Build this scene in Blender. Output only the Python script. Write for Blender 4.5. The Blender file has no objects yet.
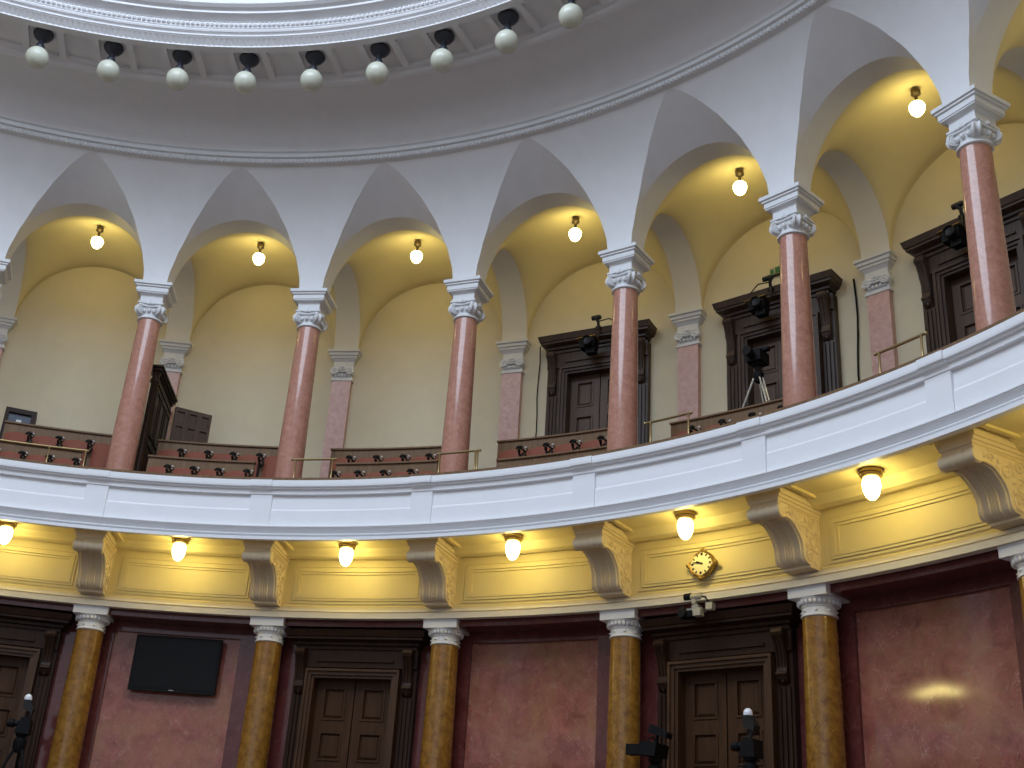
import bpy, bmesh, math, random
from math import sin, cos, pi, sqrt, radians
from mathutils import Vector, Matrix
random.seed(7)
C = bpy.context.scene.collection

# ------------------------------------------------------------------ plan of the hall
# Points are given by bay number u (columns stand at whole numbers), distance rho from
# the hall's axis (m) and height z (m).  The plan is very slightly wider than a circle.
SC = 1.35
E1, E2 = -0.038195, -0.022012
PH, DTH = 0.244771, 0.223108
R0 = 10.0
C0 = pi/4
_N, _T = 2600, 2.6
_xs, _ys = [], []
def _th(t): return C0 + t + E1*t*t/2 + E2*t**3/3
def _build():
    h = 2*_T/_N; x = y = 0.0; X = [0.0]; Y = [0.0]
    for i in range(_N):
        a, b = _th(-_T+i*h), _th(-_T+(i+1)*h)
        x += (-sin(a)-sin(b))/2*h*R0; y += (cos(a)+cos(b))/2*h*R0
        X.append(x); Y.append(y)
    i0 = _N//2; x0, y0 = X[i0]-R0*cos(C0), Y[i0]-R0*sin(C0)
    _xs.extend(v-x0 for v in X); _ys.extend(v-y0 for v in Y)
_build()
def ang(u): return _th(PH-DTH*(u-4)-C0)
def P(u, rho, z):
    t = PH-DTH*(u-4)-C0
    f = (t+_T)/(2*_T)*_N; i = min(max(int(f), 0), _N-1); f -= i
    x = _xs[i]*(1-f)+_xs[i+1]*f; y = _ys[i]*(1-f)+_ys[i+1]*f
    a = _th(t); d = rho/SC-R0
    return Vector(((x+d*cos(a))*SC, (y+d*sin(a))*SC, z))
def rotz(u): return ang(u)-pi/2          # local X = to the right along the ring, Y = outward
def du(u, rho, w): return w/(P(u+.5, rho, 0)-P(u-.5, rho, 0)).length   # metres -> bay units

# ------------------------------------------------------------------ materials
def nodes(name):
    m = bpy.data.materials.new(name); m.use_nodes = True
    nt = m.node_tree; return m, nt, nt.nodes['Principled BSDF']
def noise_mix(nt, c1, c2, scale, detail=4, rough=.6, lo=.35, hi=.65, dist=0.0, coords='Object', stretch=None):
    tc = nt.nodes.new('ShaderNodeTexCoord'); n = nt.nodes.new('ShaderNodeTexNoise')
    n.inputs['Scale'].default_value = scale; n.inputs['Detail'].default_value = detail
    n.inputs['Roughness'].default_value = rough; n.inputs['Distortion'].default_value = dist
    src = tc.outputs[coords]
    if stretch:
        mp = nt.nodes.new('ShaderNodeMapping'); mp.inputs['Scale'].default_value = stretch
        nt.links.new(src, mp.inputs['Vector']); src = mp.outputs['Vector']
    nt.links.new(src, n.inputs['Vector'])
    r = nt.nodes.new('ShaderNodeValToRGB')
    r.color_ramp.elements[0].position = lo; r.color_ramp.elements[1].position = hi
    r.color_ramp.elements[0].color = (*c1, 1); r.color_ramp.elements[1].color = (*c2, 1)
    nt.links.new(n.outputs['Fac'], r.inputs['Fac'])
    return r.outputs['Color'], n
def mix(nt, a, b, fac):
    m = nt.nodes.new('ShaderNodeMix'); m.data_type = 'RGBA'
    if hasattr(fac, 'links'): nt.links.new(fac, m.inputs[0])
    else: m.inputs[0].default_value = fac
    for i, v in ((6, a), (7, b)):
        if hasattr(v, 'links'): nt.links.new(v, m.inputs[i])
        else: m.inputs[i].default_value = (*v, 1)
    return m.outputs[2]
def paint(name, c, rough=.7, var=.04, spec=.3, scale=3.0):
    m, nt, b = nodes(name)
    d = tuple(x*(1-var) for x in c)
    col, _ = noise_mix(nt, d, c, scale)
    nt.links.new(col, b.inputs['Base Color']); b.inputs['Roughness'].default_value = rough
    b.inputs['Specular IOR Level'].default_value = spec
    return m
def flat(name, c, rough=.5, metal=0.0, spec=.5, emit=None, es=0):
    m, nt, b = nodes(name)
    col, _ = noise_mix(nt, tuple(x*.93 for x in c), c, 9.0)
    nt.links.new(col, b.inputs['Base Color']); b.inputs['Roughness'].default_value = rough
    b.inputs['Metallic'].default_value = metal; b.inputs['Specular IOR Level'].default_value = spec
    if emit:
        b.inputs['Emission Color'].default_value = (*emit, 1); b.inputs['Emission Strength'].default_value = es
    return m
def marble(name, c1, c2, vein, scale, rough=.12, vein_amt=.6, vscale=2.2, spec=.5, vein_lo=.0, vein_hi=.05, warm=None):
    m, nt, b = nodes(name)
    base, _ = noise_mix(nt, c1, c2, scale, detail=8, rough=.65, lo=.3, hi=.7, dist=.6)
    if warm:
        col2, n2 = noise_mix(nt, (0, 0, 0), (1, 1, 1), scale*.45, detail=5, lo=.45, hi=.75, dist=.8)
        base = mix(nt, base, warm, col2)
    tc = nt.nodes.new('ShaderNodeTexCoord')
    n = nt.nodes.new('ShaderNodeTexNoise'); n.inputs['Scale'].default_value = vscale
    n.inputs['Detail'].default_value = 7; n.inputs['Roughness'].default_value = .62; n.inputs['Distortion'].default_value = 1.6
    nt.links.new(tc.outputs['Object'], n.inputs['Vector'])
    s = nt.nodes.new('ShaderNodeMath'); s.operation = 'SUBTRACT'; s.inputs[1].default_value = .5
    a = nt.nodes.new('ShaderNodeMath'); a.operation = 'ABSOLUTE'
    nt.links.new(n.outputs['Fac'], s.inputs[0]); nt.links.new(s.outputs[0], a.inputs[0])
    r = nt.nodes.new('ShaderNodeMapRange'); r.inputs[1].default_value = vein_lo; r.inputs[2].default_value = vein_hi
    r.inputs[3].default_value = vein_amt; r.inputs[4].default_value = 0
    nt.links.new(a.outputs[0], r.inputs[0])
    # break the veins up
    br, n3 = noise_mix(nt, (0, 0, 0), (1, 1, 1), scale*1.7, detail=3, lo=.45, hi=.68)
    mm = nt.nodes.new('ShaderNodeMath'); mm.operation = 'MULTIPLY'
    nt.links.new(r.outputs[0], mm.inputs[0]); nt.links.new(br, mm.inputs[1])
    col = mix(nt, base, vein, mm.outputs[0])
    nt.links.new(col, b.inputs['Base Color']); b.inputs['Roughness'].default_value = rough
    b.inputs['Specular IOR Level'].default_value = spec
    return m
def wood(name, c1, c2, rough=.35, scale=2.0, spec=.4):
    m, nt, b = nodes(name)
    col, _ = noise_mix(nt, c1, c2, scale, detail=6, lo=.3, hi=.7, stretch=(9, 9, .8))
    nt.links.new(col, b.inputs['Base Color']); b.inputs['Roughness'].default_value = rough
    b.inputs['Specular IOR Level'].default_value = spec
    return m
M = {}
M['white'] = paint('white plaster', (.76, .75, .75), .6)
M['parapet'] = paint('white gloss paint', (.84, .84, .85), .42, .02)
M['stone'] = paint('pale carved plaster', (.74, .74, .74), .55)
M['cream'] = paint('cream wall paint', (.70, .62, .45), .75)
M['vault'] = paint('cream vault paint', (.70, .61, .38), .75)
M['frieze'] = paint('cream frieze paint', (.74, .63, .33), .5)
M['fascia'] = paint('pale cream fascia paint', (.72, .66, .54), .5)
M['bracketm'] = paint('painted bracket plaster', (.74, .62, .42), .45)
M['pink'] = marble('pink marble', (.39, .17, .115), (.53, .265, .19), (.62, .39, .31), 10, .11, .3, 6.0)
M['pinkp'] = marble('pale pink marble', (.50, .255, .205), (.63, .385, .33), (.74, .54, .49), 7, .3, .5, 5.0)
M['ochre'] = marble('ochre marble', (.155, .062, .010), (.33, .165, .028), (.06, .022, .007), 9, .2, .8, 4.0, vein_hi=.03)
M['redp'] = marble('red marble panel', (.19, .055, .042), (.36, .125, .095), (.48, .30, .24), 3.6, .06, .8, 4.5, vein_hi=.016, spec=.4, warm=(.31, .15, .075))
M['redd'] = marble('dark red marble', (.085, .020, .018), (.14, .038, .034), (.24, .10, .085), 3.2, .10, .4, 3.0)
M['dwood'] = wood('dark carved wood', (.020, .009, .005), (.042, .020, .011), .42, 2.0, .15)
M['mwood'] = wood('brown door wood', (.036, .016, .007), (.066, .031, .014), .45, 2.0, .15)
M['awood'] = wood('warm brown frame wood', (.045, .02, .009), (.07, .034, .016), .42, 2.0, .25)
M['uwood'] = wood('gallery door frame wood', (.040, .025, .018), (.075, .046, .033), .42, 2.0, .3)
M['uleaf'] = wood('gallery door leaf wood', (.065, .038, .025), (.10, .06, .04), .42, 2.0, .3)
M['bwood'] = wood('bench wood', (.14, .078, .037), (.21, .122, .060), .42, 2.0, .25)
M['cushion'] = flat('red leather', (.28, .085, .05), .6, 0, .25)
M['iron'] = flat('black iron', (.012, .011, .011), .5, 0, .3)
M['tip'] = flat('worn metal tip', (.55, .5, .45), .35)
M['brass'] = flat('dull brass', (.42, .30, .14), .32, .85)
M['gold'] = flat('gilded frame', (.33, .22, .06), .4, .75)
M['bronze'] = flat('dark lamp fitting', (.10, .07, .04), .4, .6)
M['black'] = flat('black plastic', (.006, .006, .007), .6, 0, .15)
M['screen'] = flat('dark screen', (.005, .005, .006), .3, 0, .15)
M['grey'] = flat('grey metal', (.35, .35, .34), .4, .4)
M['paleplastic'] = flat('pale plastic', (.42, .39, .31), .5)
M['chrome'] = flat('bright tube', (.75, .75, .74), .25, .6)
M['dial'] = flat('cream clock dial', (.85, .78, .5), .5)
M['globe'] = flat('opal globe glass', (.62, .62, .50), .25, 0, .5)
M['canopy'] = flat('dark lamp canopy', (.022, .024, .035), .45)
M['paper'] = flat('white paper', (.8, .8, .8), .7)
M['glass'] = flat('blue grey glass', (.07, .09, .12), .15)
M['green'] = flat('green sign', (.03, .16, .05), .5)
M['signpale'] = flat('pale sign plate', (.45, .45, .33), .5)
M['dome'] = flat('white lamp dome', (.75, .78, .85), .15, 0, .6)
M['carpet'] = flat('grey brown carpet', (.155, .125, .115), .9)
M['lampglow'] = flat('lit lamp glass', (.9, .8, .55), .3, 0, .3, (1.0, .82, .29), 25)
M['lampglow2'] = flat('lit small lamp glass', (.9, .8, .55), .3, 0, .3, (1.0, .82, .29), 31)

# ------------------------------------------------------------------ mesh helpers
class MB:
    def __init__(s): s.v = []; s.f = []; s.sm = []
    def add(s, vs, fs, smooth=False):
        o = len(s.v); s.v += [tuple(p) for p in vs]
        s.f += [tuple(i+o for i in f) for f in fs]; s.sm += [smooth]*len(fs)
    def box(s, x0, x1, y0, y1, z0, z1):
        vs = [(x, y, z) for z in (z0, z1) for y in (y0, y1) for x in (x0, x1)]
        s.add(vs, [(0, 2, 3, 1), (4, 5, 7, 6), (0, 1, 5, 4), (2, 6, 7, 3), (0, 4, 6, 2), (1, 3, 7, 5)])
    def loft(s, rings, closed=True, caps=True, smooth=False):
        n = len(rings[0]); vs = [p for r in rings for p in r]; fs = []
        for i in range(len(rings)-1):
            for j in range(n if closed else n-1):
                k = (j+1) % n
                fs.append((i*n+j, i*n+k, (i+1)*n+k, (i+1)*n+j))
        s.add(vs, fs, smooth)
        if caps:
            s.add(rings[0], [tuple(range(n))[::-1]]); s.add(rings[-1], [tuple(range(n))])
    def lathe(s, prof, n=24, c=(0, 0), smooth=True, caps=True, axis='z'):
        rings = []
        for r, z in prof:
            ring = []
            for k in range(n):
                a = 2*pi*k/n
                if axis == 'z': p = (c[0]+r*cos(a), c[1]+r*sin(a), z)
                elif axis == 'y': p = (c[0]+r*cos(a), z, c[1]+r*sin(a))
                else: p = (z, c[0]+r*cos(a), c[1]+r*sin(a))
                ring.append(p)
            rings.append(ring)
        s.loft(rings, True, caps, smooth)
    def square(s, prof, c=(0, 0)):
        s.loft([[(c[0]-h, c[1]-h, z), (c[0]+h, c[1]-h, z), (c[0]+h, c[1]+h, z), (c[0]-h, c[1]+h, z)] for h, z in prof])
    def rect(s, prof):       # (hx, y0, y1, z)
        s.loft([[(-h, a, z), (h, a, z), (h, b, z), (-h, b, z)] for h, a, b, z in prof])
    def tube(s, pts, r, n=8, caps=True):
        pts = [Vector(p) for p in pts]; rings = []; N = None
        for i, p in enumerate(pts):
            t = (pts[min(i+1, len(pts)-1)]-pts[max(i-1, 0)]).normalized()
            if N is None:
                N = t.orthogonal().normalized()
            else:
                N = (N-t*N.dot(t)); N = N.normalized() if N.length > 1e-6 else t.orthogonal().normalized()
            B = t.cross(N); rr = r[i] if isinstance(r, (list, tuple)) else r
            rings.append([p+N*(rr*cos(2*pi*k/n))+B*(rr*sin(2*pi*k/n)) for k in range(n)])
        s.loft(rings, True, caps, True)
    def sphere(s, c, r, n=10, m=7, sc=(1, 1, 1)):
        rings = [[(c[0]+sc[0]*r*sin(pi*i/m)*cos(2*pi*k/n), c[1]+sc[1]*r*sin(pi*i/m)*sin(2*pi*k/n), c[2]-sc[2]*r*cos(pi*i/m)) for k in range(n)] for i in range(m+1)]
        rings[0] = [(c[0]+.02*r*cos(2*pi*k/n), c[1]+.02*r*sin(2*pi*k/n), c[2]-sc[2]*r) for k in range(n)]
        rings[-1] = [(c[0]+.02*r*cos(2*pi*k/n), c[1]+.02*r*sin(2*pi*k/n), c[2]+sc[2]*r) for k in range(n)]
        s.loft(rings, True, True, True)
    def prism_x(s, poly, x0, x1):   # poly of (y,z), extruded along x
        s.loft([[(x0, y, z) for y, z in poly], [(x1, y, z) for y, z in poly]])
    # ring-shaped (hall) pieces, world coordinates
    def sweep(s, prof, u0, u1, nu, smooth=False, close=False):
        pr = list(prof)+([prof[0]] if close else [])
        rows = [[P(u0+(u1-u0)*i/nu, r, z) for i in range(nu+1)] for r, z in pr]
        for a, b in zip(rows, rows[1:]):
            s.add(a+b, [(i, i+1, nu+1+i+1, nu+1+i) for i in range(nu)], smooth)
        if close:
            for k in (0, nu):
                s.add([rw[k] for rw in rows[:-1]], [tuple(range(len(rows)-1))])
    def rbox(s, u0, u1, r0, r1, z0, z1, nu=6):
        s.sweep([(r0, z0), (r0, z1), (r1, z1), (r1, z0)], u0, u1, nu, False, True)
    def obj(s, name, mat, parent=None, auto=False):
        me = bpy.data.meshes.new(name); me.from_pydata(s.v, [], s.f)
        bm = bmesh.new(); bm.from_mesh(me)
        bmesh.ops.remove_doubles(bm, verts=bm.verts, dist=1e-5)
        bmesh.ops.recalc_face_normals(bm, faces=bm.faces)
        bm.to_mesh(me); bm.free()
        me.materials.append(M[mat] if isinstance(mat, str) else mat)
        sm = s.sm
        if any(sm):
            for p in me.polygons: p.use_smooth = True
            if not all(sm) or auto:
                me.set_sharp_from_angle(angle=radians(38))
        o = bpy.data.objects.new(name, me); C.objects.link(o)
        if parent: o.parent = parent
        return o
def struct(name, mb, mat, auto=False, parent=None):
    o = mb.obj(name, mat, parent, auto)
    if parent is None: o['kind'] = 'structure'
    return o
def thing(name, label, cat, u=None, rho=None, z=None, group=None, loc=None, rz=None):
    o = bpy.data.objects.new(name, None); C.objects.link(o); o.empty_display_size = .1
    o.location = P(u, rho, z) if loc is None else loc
    o.rotation_euler = (0, 0, rotz(u) if rz is None else rz)
    o['label'] = label; o['category'] = cat
    if group: o['group'] = group
    return o
def copy_tree(o, parent=None):
    c = o.copy(); C.objects.link(c); c.parent = parent
    for ch in list(o.children): copy_tree(ch, c)
    return c
def put(o, u, rho, z, label=None, group=None):
    o.location = P(u, rho, z); o.rotation_euler = (0, 0, rotz(u))
    if label: o['label'] = label
    if group: o['group'] = group
    return o

UA, UB = -1.0, 7.0
# ================================================================== THE SETTING
# ---- dome, soffit with coffers, cove
m = MB()
m.sweep([(10.12, 14.83), (11.02, 14.83)], UA, UB, 160)                                   # coffer ground
for r0, r1 in ((10.08, 10.22), (10.92, 11.03)): m.rbox(UA, UB, r0, r1, 14.75, 14.84, 160)
g0, gd = .140, .5125
k = -3
while g0+(k+.25)*gd < UB:
    for s_ in (-.25, .25):
        uc = g0+(k+s_)*gd; w = du(uc, 10.5, .055)
        m.rbox(uc-w, uc+w, 10.2, 10.93, 14.755, 14.84, 1)
    k += 1
struct('ceiling_coffers', m, 'white')
m = MB()
cove = [(11.0, 14.75), (11.02, 14.69), (11.07, 14.665), (11.12, 14.67), (11.14, 14.70)]
cove += [(12.20-1.06*(1-max(cos(a), 0)**.7), 14.13+.57*sin(a)**.7) for a in [pi/2*(1-i/20) for i in range(21)]]
m.sweep(cove, UA, UB, 160, True)
struct('ceiling_cove', m, 'white', True)
# oculus rings
m = MB()
ring = [(10.10, 14.74), (10.10, 14.79)]
m.sweep([(10.13, 14.76), (10.09, 14.75), (10.085, 14.765)], UA, UB, 160)
m.sweep([(9.975, 14.87), (9.955, 14.885), (9.975, 14.90), (9.975, 14.94), (9.93, 14.955), (9.915, 14.985), (9.93, 15.005), (9.95, 15.01), (9.95, 15.03)], UA, UB, 160)
m.sweep([(9.91, 15.16), (9.94, 15.17), (9.94, 15.20), (9.86, 15.23), (9.79, 15.245), (9.79, 15.285), (9.82, 15.29), (9.82, 15.31), (9.74, 15.33), (9.69, 15.37), (9.69, 15.41), (9.72, 15.42), (9.72, 15.52), (9.62, 15.56), (9.60, 15.75), (9.50, 15.8), (9.50, 16.5)], UA, UB, 160)
struct('trim_3', m, 'white')
m = MB()                                                                                 # fluted band
nf = 190
for i in range(nf):
    u0 = UA+(UB-UA)*i/nf; w = (UB-UA)/nf
    cols = []
    for t, d in ((0, 0), (.16, .0), (.3, .013), (.65, .013), (.8, 0), (1, 0)):
        cols.append([P(u0+w*t, r+d, z) for r, z in ((10.085, 14.765), (10.05, 14.80), (10.01, 14.84), (9.975, 14.87))])
    m.loft(cols, False, False, False)
struct('trim_4', m, 'white')
m = MB()                                                                                 # bead row
m.sweep([(9.95, 15.03), (9.93, 15.04), (9.93, 15.15), (9.91, 15.16)], UA, UB, 160)
nb = 210
for i in range(nb):
    p = P(UA+(UB-UA)*(i+.5)/nb, 9.915, 15.095); m.sphere(p, .04, 6, 4)
struct('trim_5', m, 'white')
# cornice with egg moulding
m = MB()
m.sweep([(12.20, 14.135), (12.16, 14.125), (12.16, 14.085), (12.20, 14.065), (12.20, 14.045), (12.165, 14.035), (12.165, 13.965), (12.215, 13.955), (12.235, 13.87), (12.29, 13.85), (12.34, 13.85)], UA, UB, 160)
ne = 300
for i in range(ne):
    p = P(UA+(UB-UA)*(i+.5)/ne, 12.222, 13.905); m.sphere(p, .042, 6, 4, (.8, .8, 1.15))
struct('trim_1', m, 'stone', True)
# ---- springing cove with lunettes above the arcade
ZS, ZC = 11.71, 13.86
RF, RB = 13.22, 13.66           # arcade wall front / back
HW, HA = .428, 1.53             # arch half width (bays) and rise
SM = radians(42)
def cove_rz(s):
    s = s/(pi/2)*SM
    return RF-.91*(1-cos(s))/(1-cos(SM)), ZS+(ZC-ZS)*sin(s)/sin(SM)
WT = [(11.71, .072), (12.0, .082), (12.4, .118), (12.9, .188), (13.3, .272), (13.6, .362), (13.78, .44), (13.86, .5)]
def wz(z):
    for (a, b), (c, d) in zip(WT, WT[1:]):
        if z <= c: return b+(d-b)*(z-a)/(c-a)
    return .5
NS = 24
m = MB()
ss = [pi/2*i/NS for i in range(NS+1)]
for n in range(0, 8):
    rows = []
    for s_ in ss:
        r, z = cove_rz(s_); w = wz(z)
        rows.append([P(n-w+2*w*j/8, r, z) for j in range(9)])
    m.loft(rows, False, False, True)
struct('ceiling_pendentives', m, 'white')
m = MB()
for n in range(-1, 7):
    uc = n+.5
    A, G = [], []
    for i in range(2*NS+1):
        ph = pi*i/(2*NS)
        A.append((uc-HW*cos(ph), RF, ZS+HA*sin(ph)))
        sg = -1 if i <= NS else 1
        s_ = ss[i] if i <= NS else ss[2*NS-i]
        r, z = cove_rz(s_); w = .5-wz(z)
        G.append((uc+sg*w, r, z))
    rows = []
    for j in range(7):
        t = j/6
        rows.append([P(a[0]*(1-t)+g[0]*t, a[1]*(1-t)+g[1]*t, a[2]*(1-t)+g[2]*t) for a, g in zip(A, G)])
    m.loft(rows, False, False, True)
struct('ceiling_lunettes', m, 'white')
m = MB()                                                                                 # arch soffits and pier sides
for n in range(-1, 7):
    uc = n+.5
    f, b = [], []
    for i in range(2*NS+1):
        ph = pi*i/(2*NS)
        f.append(P(uc-HW*cos(ph), RF, ZS+HA*sin(ph))); b.append(P(uc-HW*cos(ph), RB, ZS+HA*sin(ph)))
    m.loft([f, b], False, False, True)
struct('wall_arcade', m, 'white')
# ---- cross vaults
RW = 16.02
RV = RW-.10
m = MB()
HT = 1.36
rm, rh = (RB+RV)/2, (RV-RB)/2
def spring(fr): return ZS+.15*(sin(fr)+1)/2
def vz(fs, fr):
    q = (sin(fr)+1)/2
    a, b = (HA+.02*q)*max(cos(fs), 0), HT*max(cos(fr), 0)
    return spring(fr)+(a**3.1+b**3.1)**(1/3.1)
NA, NB = 56, 40
for n in range(-1, 7):
    rows = []
    for j in range(NB+1):
        fr = -pi/2+pi*j/NB; rr = rm+rh*sin(fr)
        row = []
        for i in range(NA+1):
            fs = -pi/2+pi*i/NA
            row.append(P(n+.5+HW*sin(fs), rr, vz(fs, fr)))
        rows.append(row)
    m.loft(rows, False, False, True)
    hb = HA+.02
    back = [P(n+.5-HW*cos(pi*i/NA), RV, ZS+.15+hb*sin(pi*i/NA)) for i in range(NA+1)]
    m.loft([back, [P(n+.5-HW*cos(pi*i/NA), RW+.02, ZS+.15+hb*sin(pi*i/NA)) for i in range(NA+1)]], False, False, True)
struct('ceiling_vaults', m, 'vault', True)
m = MB()                                                                                 # transverse arches
for n in range(-1, 8):
    hw = .5-HW; rows = []
    for j in range(41):
        fr = -pi/2+pi*j/40; rr = rm+rh*sin(fr)
        zt = spring(fr)+HT*cos(fr)
        rows.append([P(n-hw, rr, zt), P(n+hw, rr, zt)])
    m.loft(rows, False, False, True)
struct('ceiling_ribs', m, 'white', True)
# ---- back wall of the gallery, floors
m = MB(); m.sweep([(RW, 7.1), (RW, 13.9)], UA, UB, 96, True); struct('wall_gallery', m, 'cream')
m = MB()
m.sweep([(12.45, 7.05), (12.45, 7.45), (13.85, 7.45), (13.85, 7.75), (14.75, 7.75), (14.75, 8.1), (RW+.3, 8.1), (RW+.3, 6.9), (12.45, 6.9)], UA, UB, 96)
struct('floor_gallery', m, 'carpet')
# ---- parapet
m = MB()
PF = [(12.25, 6.64), (12.25, 6.692), (12.35, 6.695), (12.35, 6.726), (12.285, 6.729), (12.28, 6.735), (12.28, 6.750), (12.36, 6.753), (12.36, 6.792), (12.335, 6.80), (12.30, 6.818), (12.272, 6.832), (12.262, 6.838), (12.262, 6.850), (12.25, 6.853), (12.25, 6.868),
      (12.335, 6.872), (12.335, 7.15), (12.347, 7.18), (12.355, 7.395), (12.355, 7.412), (12.305, 7.416), (12.30, 7.42), (12.30, 7.495), (12.26, 7.500), (12.255, 7.525), (12.225, 7.53), (12.22, 7.56), (12.22, 7.635)]
m.sweep([(12.33, 6.64)]+PF+[(12.46, 7.635)], UA, UB, 128)
for n in range(0, 7):                        # slightly projecting blocks over the brackets
    pf = [(12.34-.026, 6.835), (12.34-.026, 7.425)]+[(r-.022, z) for r, z in PF if z >= 7.43]
    pf = [(12.36, 6.835)]+pf+[(12.36, 7.635)]
    m.sweep(pf, n-.066, n+.066, 4, False, True)
struct('wall_parapet', m, 'parapet')
m = MB(); m.rbox(UA, UB, 12.235, 12.48, 7.636, 7.685, 128); struct('trim_6', m, 'bwood')
m = MB(); m.sweep([(12.46, 7.64), (12.46, 7.0)], UA, UB, 96); struct('trim_7', m, 'bwood')
# ---- balcony soffit and frieze
RFZ = 13.47
m = MB()
m.sweep([(12.33, 6.64), (12.335, 6.665), (12.42, 6.67), (12.425, 6.75), (12.44, 6.76), (13.5, 6.76)], UA, UB, 128)
for n in range(0, 8):
    for s_ in (-1, 1):
        u0 = n+s_*.128
        m.rbox(u0-.010, u0+.010, 12.55, 13.27, 6.725, 6.77, 1)
struct('ceiling_balcony', m, 'frieze')
m = MB()
m.sweep([(13.08, 6.765), (13.12, 6.73), (13.18, 6.69), (13.21, 6.66), (13.24, 6.655), (13.30, 6.64), (13.36, 6.66), (13.42, 6.67), (RFZ, 6.68), (RFZ, 5.90), (RFZ-.03, 5.88), (RFZ-.03, 5.84)], UA, UB, 128)
for n in range(0, 8):
    a, b = n+.108, n+.892
    for i, (d, pr) in enumerate(((0, .018), (.018, .034), (.033, .045), (.048, .026))):
        ua, ub = a+d, b-d; w = .013
        z1, z0 = 6.58-d*2.6, 5.925+d*2.6
        rf = RFZ-pr
        m.rbox(ua, ub, rf, RFZ+.01, z1-.036, z1, 8); m.rbox(ua, ub, rf, RFZ+.01, z0, z0+.036, 8)
        m.rbox(ua, ua+w, rf, RFZ+.01, z0+.036, z1-.036, 1); m.rbox(ub-w, ub, rf, RFZ+.01, z0+.036, z1-.036, 1)
struct('wall_frieze', m, 'frieze')
m = MB()
m.sweep([(RFZ, 5.845), (13.40, 5.835), (13.40, 5.81), (13.375, 5.80), (13.36, 5.775), (13.385, 5.765), (13.385, 5.75), (13.34, 5.745), (13.34, 5.66), (13.46, 5.66)], UA, UB, 128)
struct('trim_2', m, 'fascia')
m = MB(); m.sweep([(13.46, 5.66), (13.50, 5.655), (13.50, 5.56), (14.1, 5.555)], UA, UB, 128); struct('trim_8', m, 'redd')
# ---- lower wall with red marble panels
RL = 13.95
m = MB()
for n in range(-1, 7):
    if n % 2:
        a, b = n+.115, n+.815
        m.sweep([(RL, 2.0), (RL, 5.62)], n-.185, a, 3)
        m.sweep([(RL, 5.40), (RL, 5.62)], a, b, 8)
        m.sweep([(RL, 5.40), (RL+.07, 5.40)], a, b, 8)
        for e in (a, b): m.add([P(e, RL, 2.0), P(e, RL+.07, 2.0), P(e, RL+.07, 5.40), P(e, RL, 5.40)], [(0, 1, 2, 3)])
    else:
        m.sweep([(RL, 2.0), (RL, 5.62)], n-.185, n+.815, 12)
wl = struct('wall_lower', m, 'redd')
for n in (-1, 1, 3, 5):
    m = MB(); m.sweep([(RL+.06, 2.0), (RL+.06, 5.41)], n+.11, n+.82, 48, True); o = m.obj('marble_panel', 'redp', wl)
# ---- floors below
m = MB(); m.sweep([(14.2, 2.0), (11.0, 2.0), (11.0, 0.0)], UA, UB, 48); struct('floor_walkway', m, 'carpet')
m = MB(); m.box(-26, 26, -26, 26, -.2, 0); struct('floor', m, 'carpet')

# ---- the rest of the round hall, behind the viewpoint
for nm, a, b in (('left', -9.8, UA), ('right', UB, 13.0)):
    m = MB(); m.sweep([(13.95, 0.0), (13.95, 5.6), (13.35, 5.66)], a, b, 60); struct('wall_lower_'+nm, m, 'redd')
    m = MB(); m.sweep([(13.35, 5.66), (13.35, 5.8), (13.47, 5.84), (13.47, 6.7), (12.4, 6.76), (12.25, 6.64), (12.25, 7.64), (12.48, 7.64), (12.48, 7.0), (16.02, 7.4)], a, b, 60); struct('wall_parapet_'+nm, m, 'white')
    m = MB(); m.sweep([(16.02, 7.4), (16.02, 13.3), (13.5, 13.3)], a, b, 60); struct('wall_gallery_'+nm, m, 'cream')
    m = MB()
    n = math.ceil(a)
    while n+1 <= b+.01:
        for e0, e1 in ((n-.09, n+.09),): m.rbox(e0, e1, 13.25, 13.75, 7.4, 13.3, 2)
        n += 1
    m.sweep([(13.5, 13.3), (13.22, 12.9), (12.35, 13.86), (12.2, 14.13), (11.2, 14.7), (11.0, 14.8), (10.1, 14.75), (9.95, 15.1), (9.5, 15.8), (9.5, 16.5)], a, b, 60)
    struct('wall_arcade_'+nm, m, 'white')
m = MB(); m.sweep([(9.5, 16.5), (9.35, 17.2), (8.9, 17.9), (8.2, 18.35), (7.5, 18.5)], -9.8, 13.0, 120, True); struct('ceiling_dome', m, 'white', True)

# ================================================================== COLUMNS
def volute(par, x, y, z, r, t, az, name='volute'):
    """scroll disc, axis horizontal along direction az, with a raised spiral on both faces"""
    v = MB(); ca, sa = cos(az), sin(az)
    def w(a, b, c): return (x+a*ca-b*sa, y+a*sa+b*ca, z+c)   # a along axis
    rings = []
    for a, rr in ((-t, r*.9), (-t*.8, r), (-t*.35, r*.86), (0, r*.8), (t*.35, r*.86), (t*.8, r), (t, r*.9)):
        rings.append([w(a, rr*cos(2*pi*k/18), rr*sin(2*pi*k/18)) for k in range(18)])
    v.loft(rings, True, True, True)
    for sgn in (-1, 1):
        pts = []
        for i in range(31):
            q = i/30; an = 4.2*pi*q*sgn; rr = r*(.92-.72*q)
            pts.append(w(sgn*t*1.02, rr*cos(an), rr*sin(an)))
        v.tube(pts, r*.11, 6); v.sphere(w(sgn*t, 0, 0), r*.22, 8, 5)
    return v.obj(name, 'stone', par)
COLZ = 7.45
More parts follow.
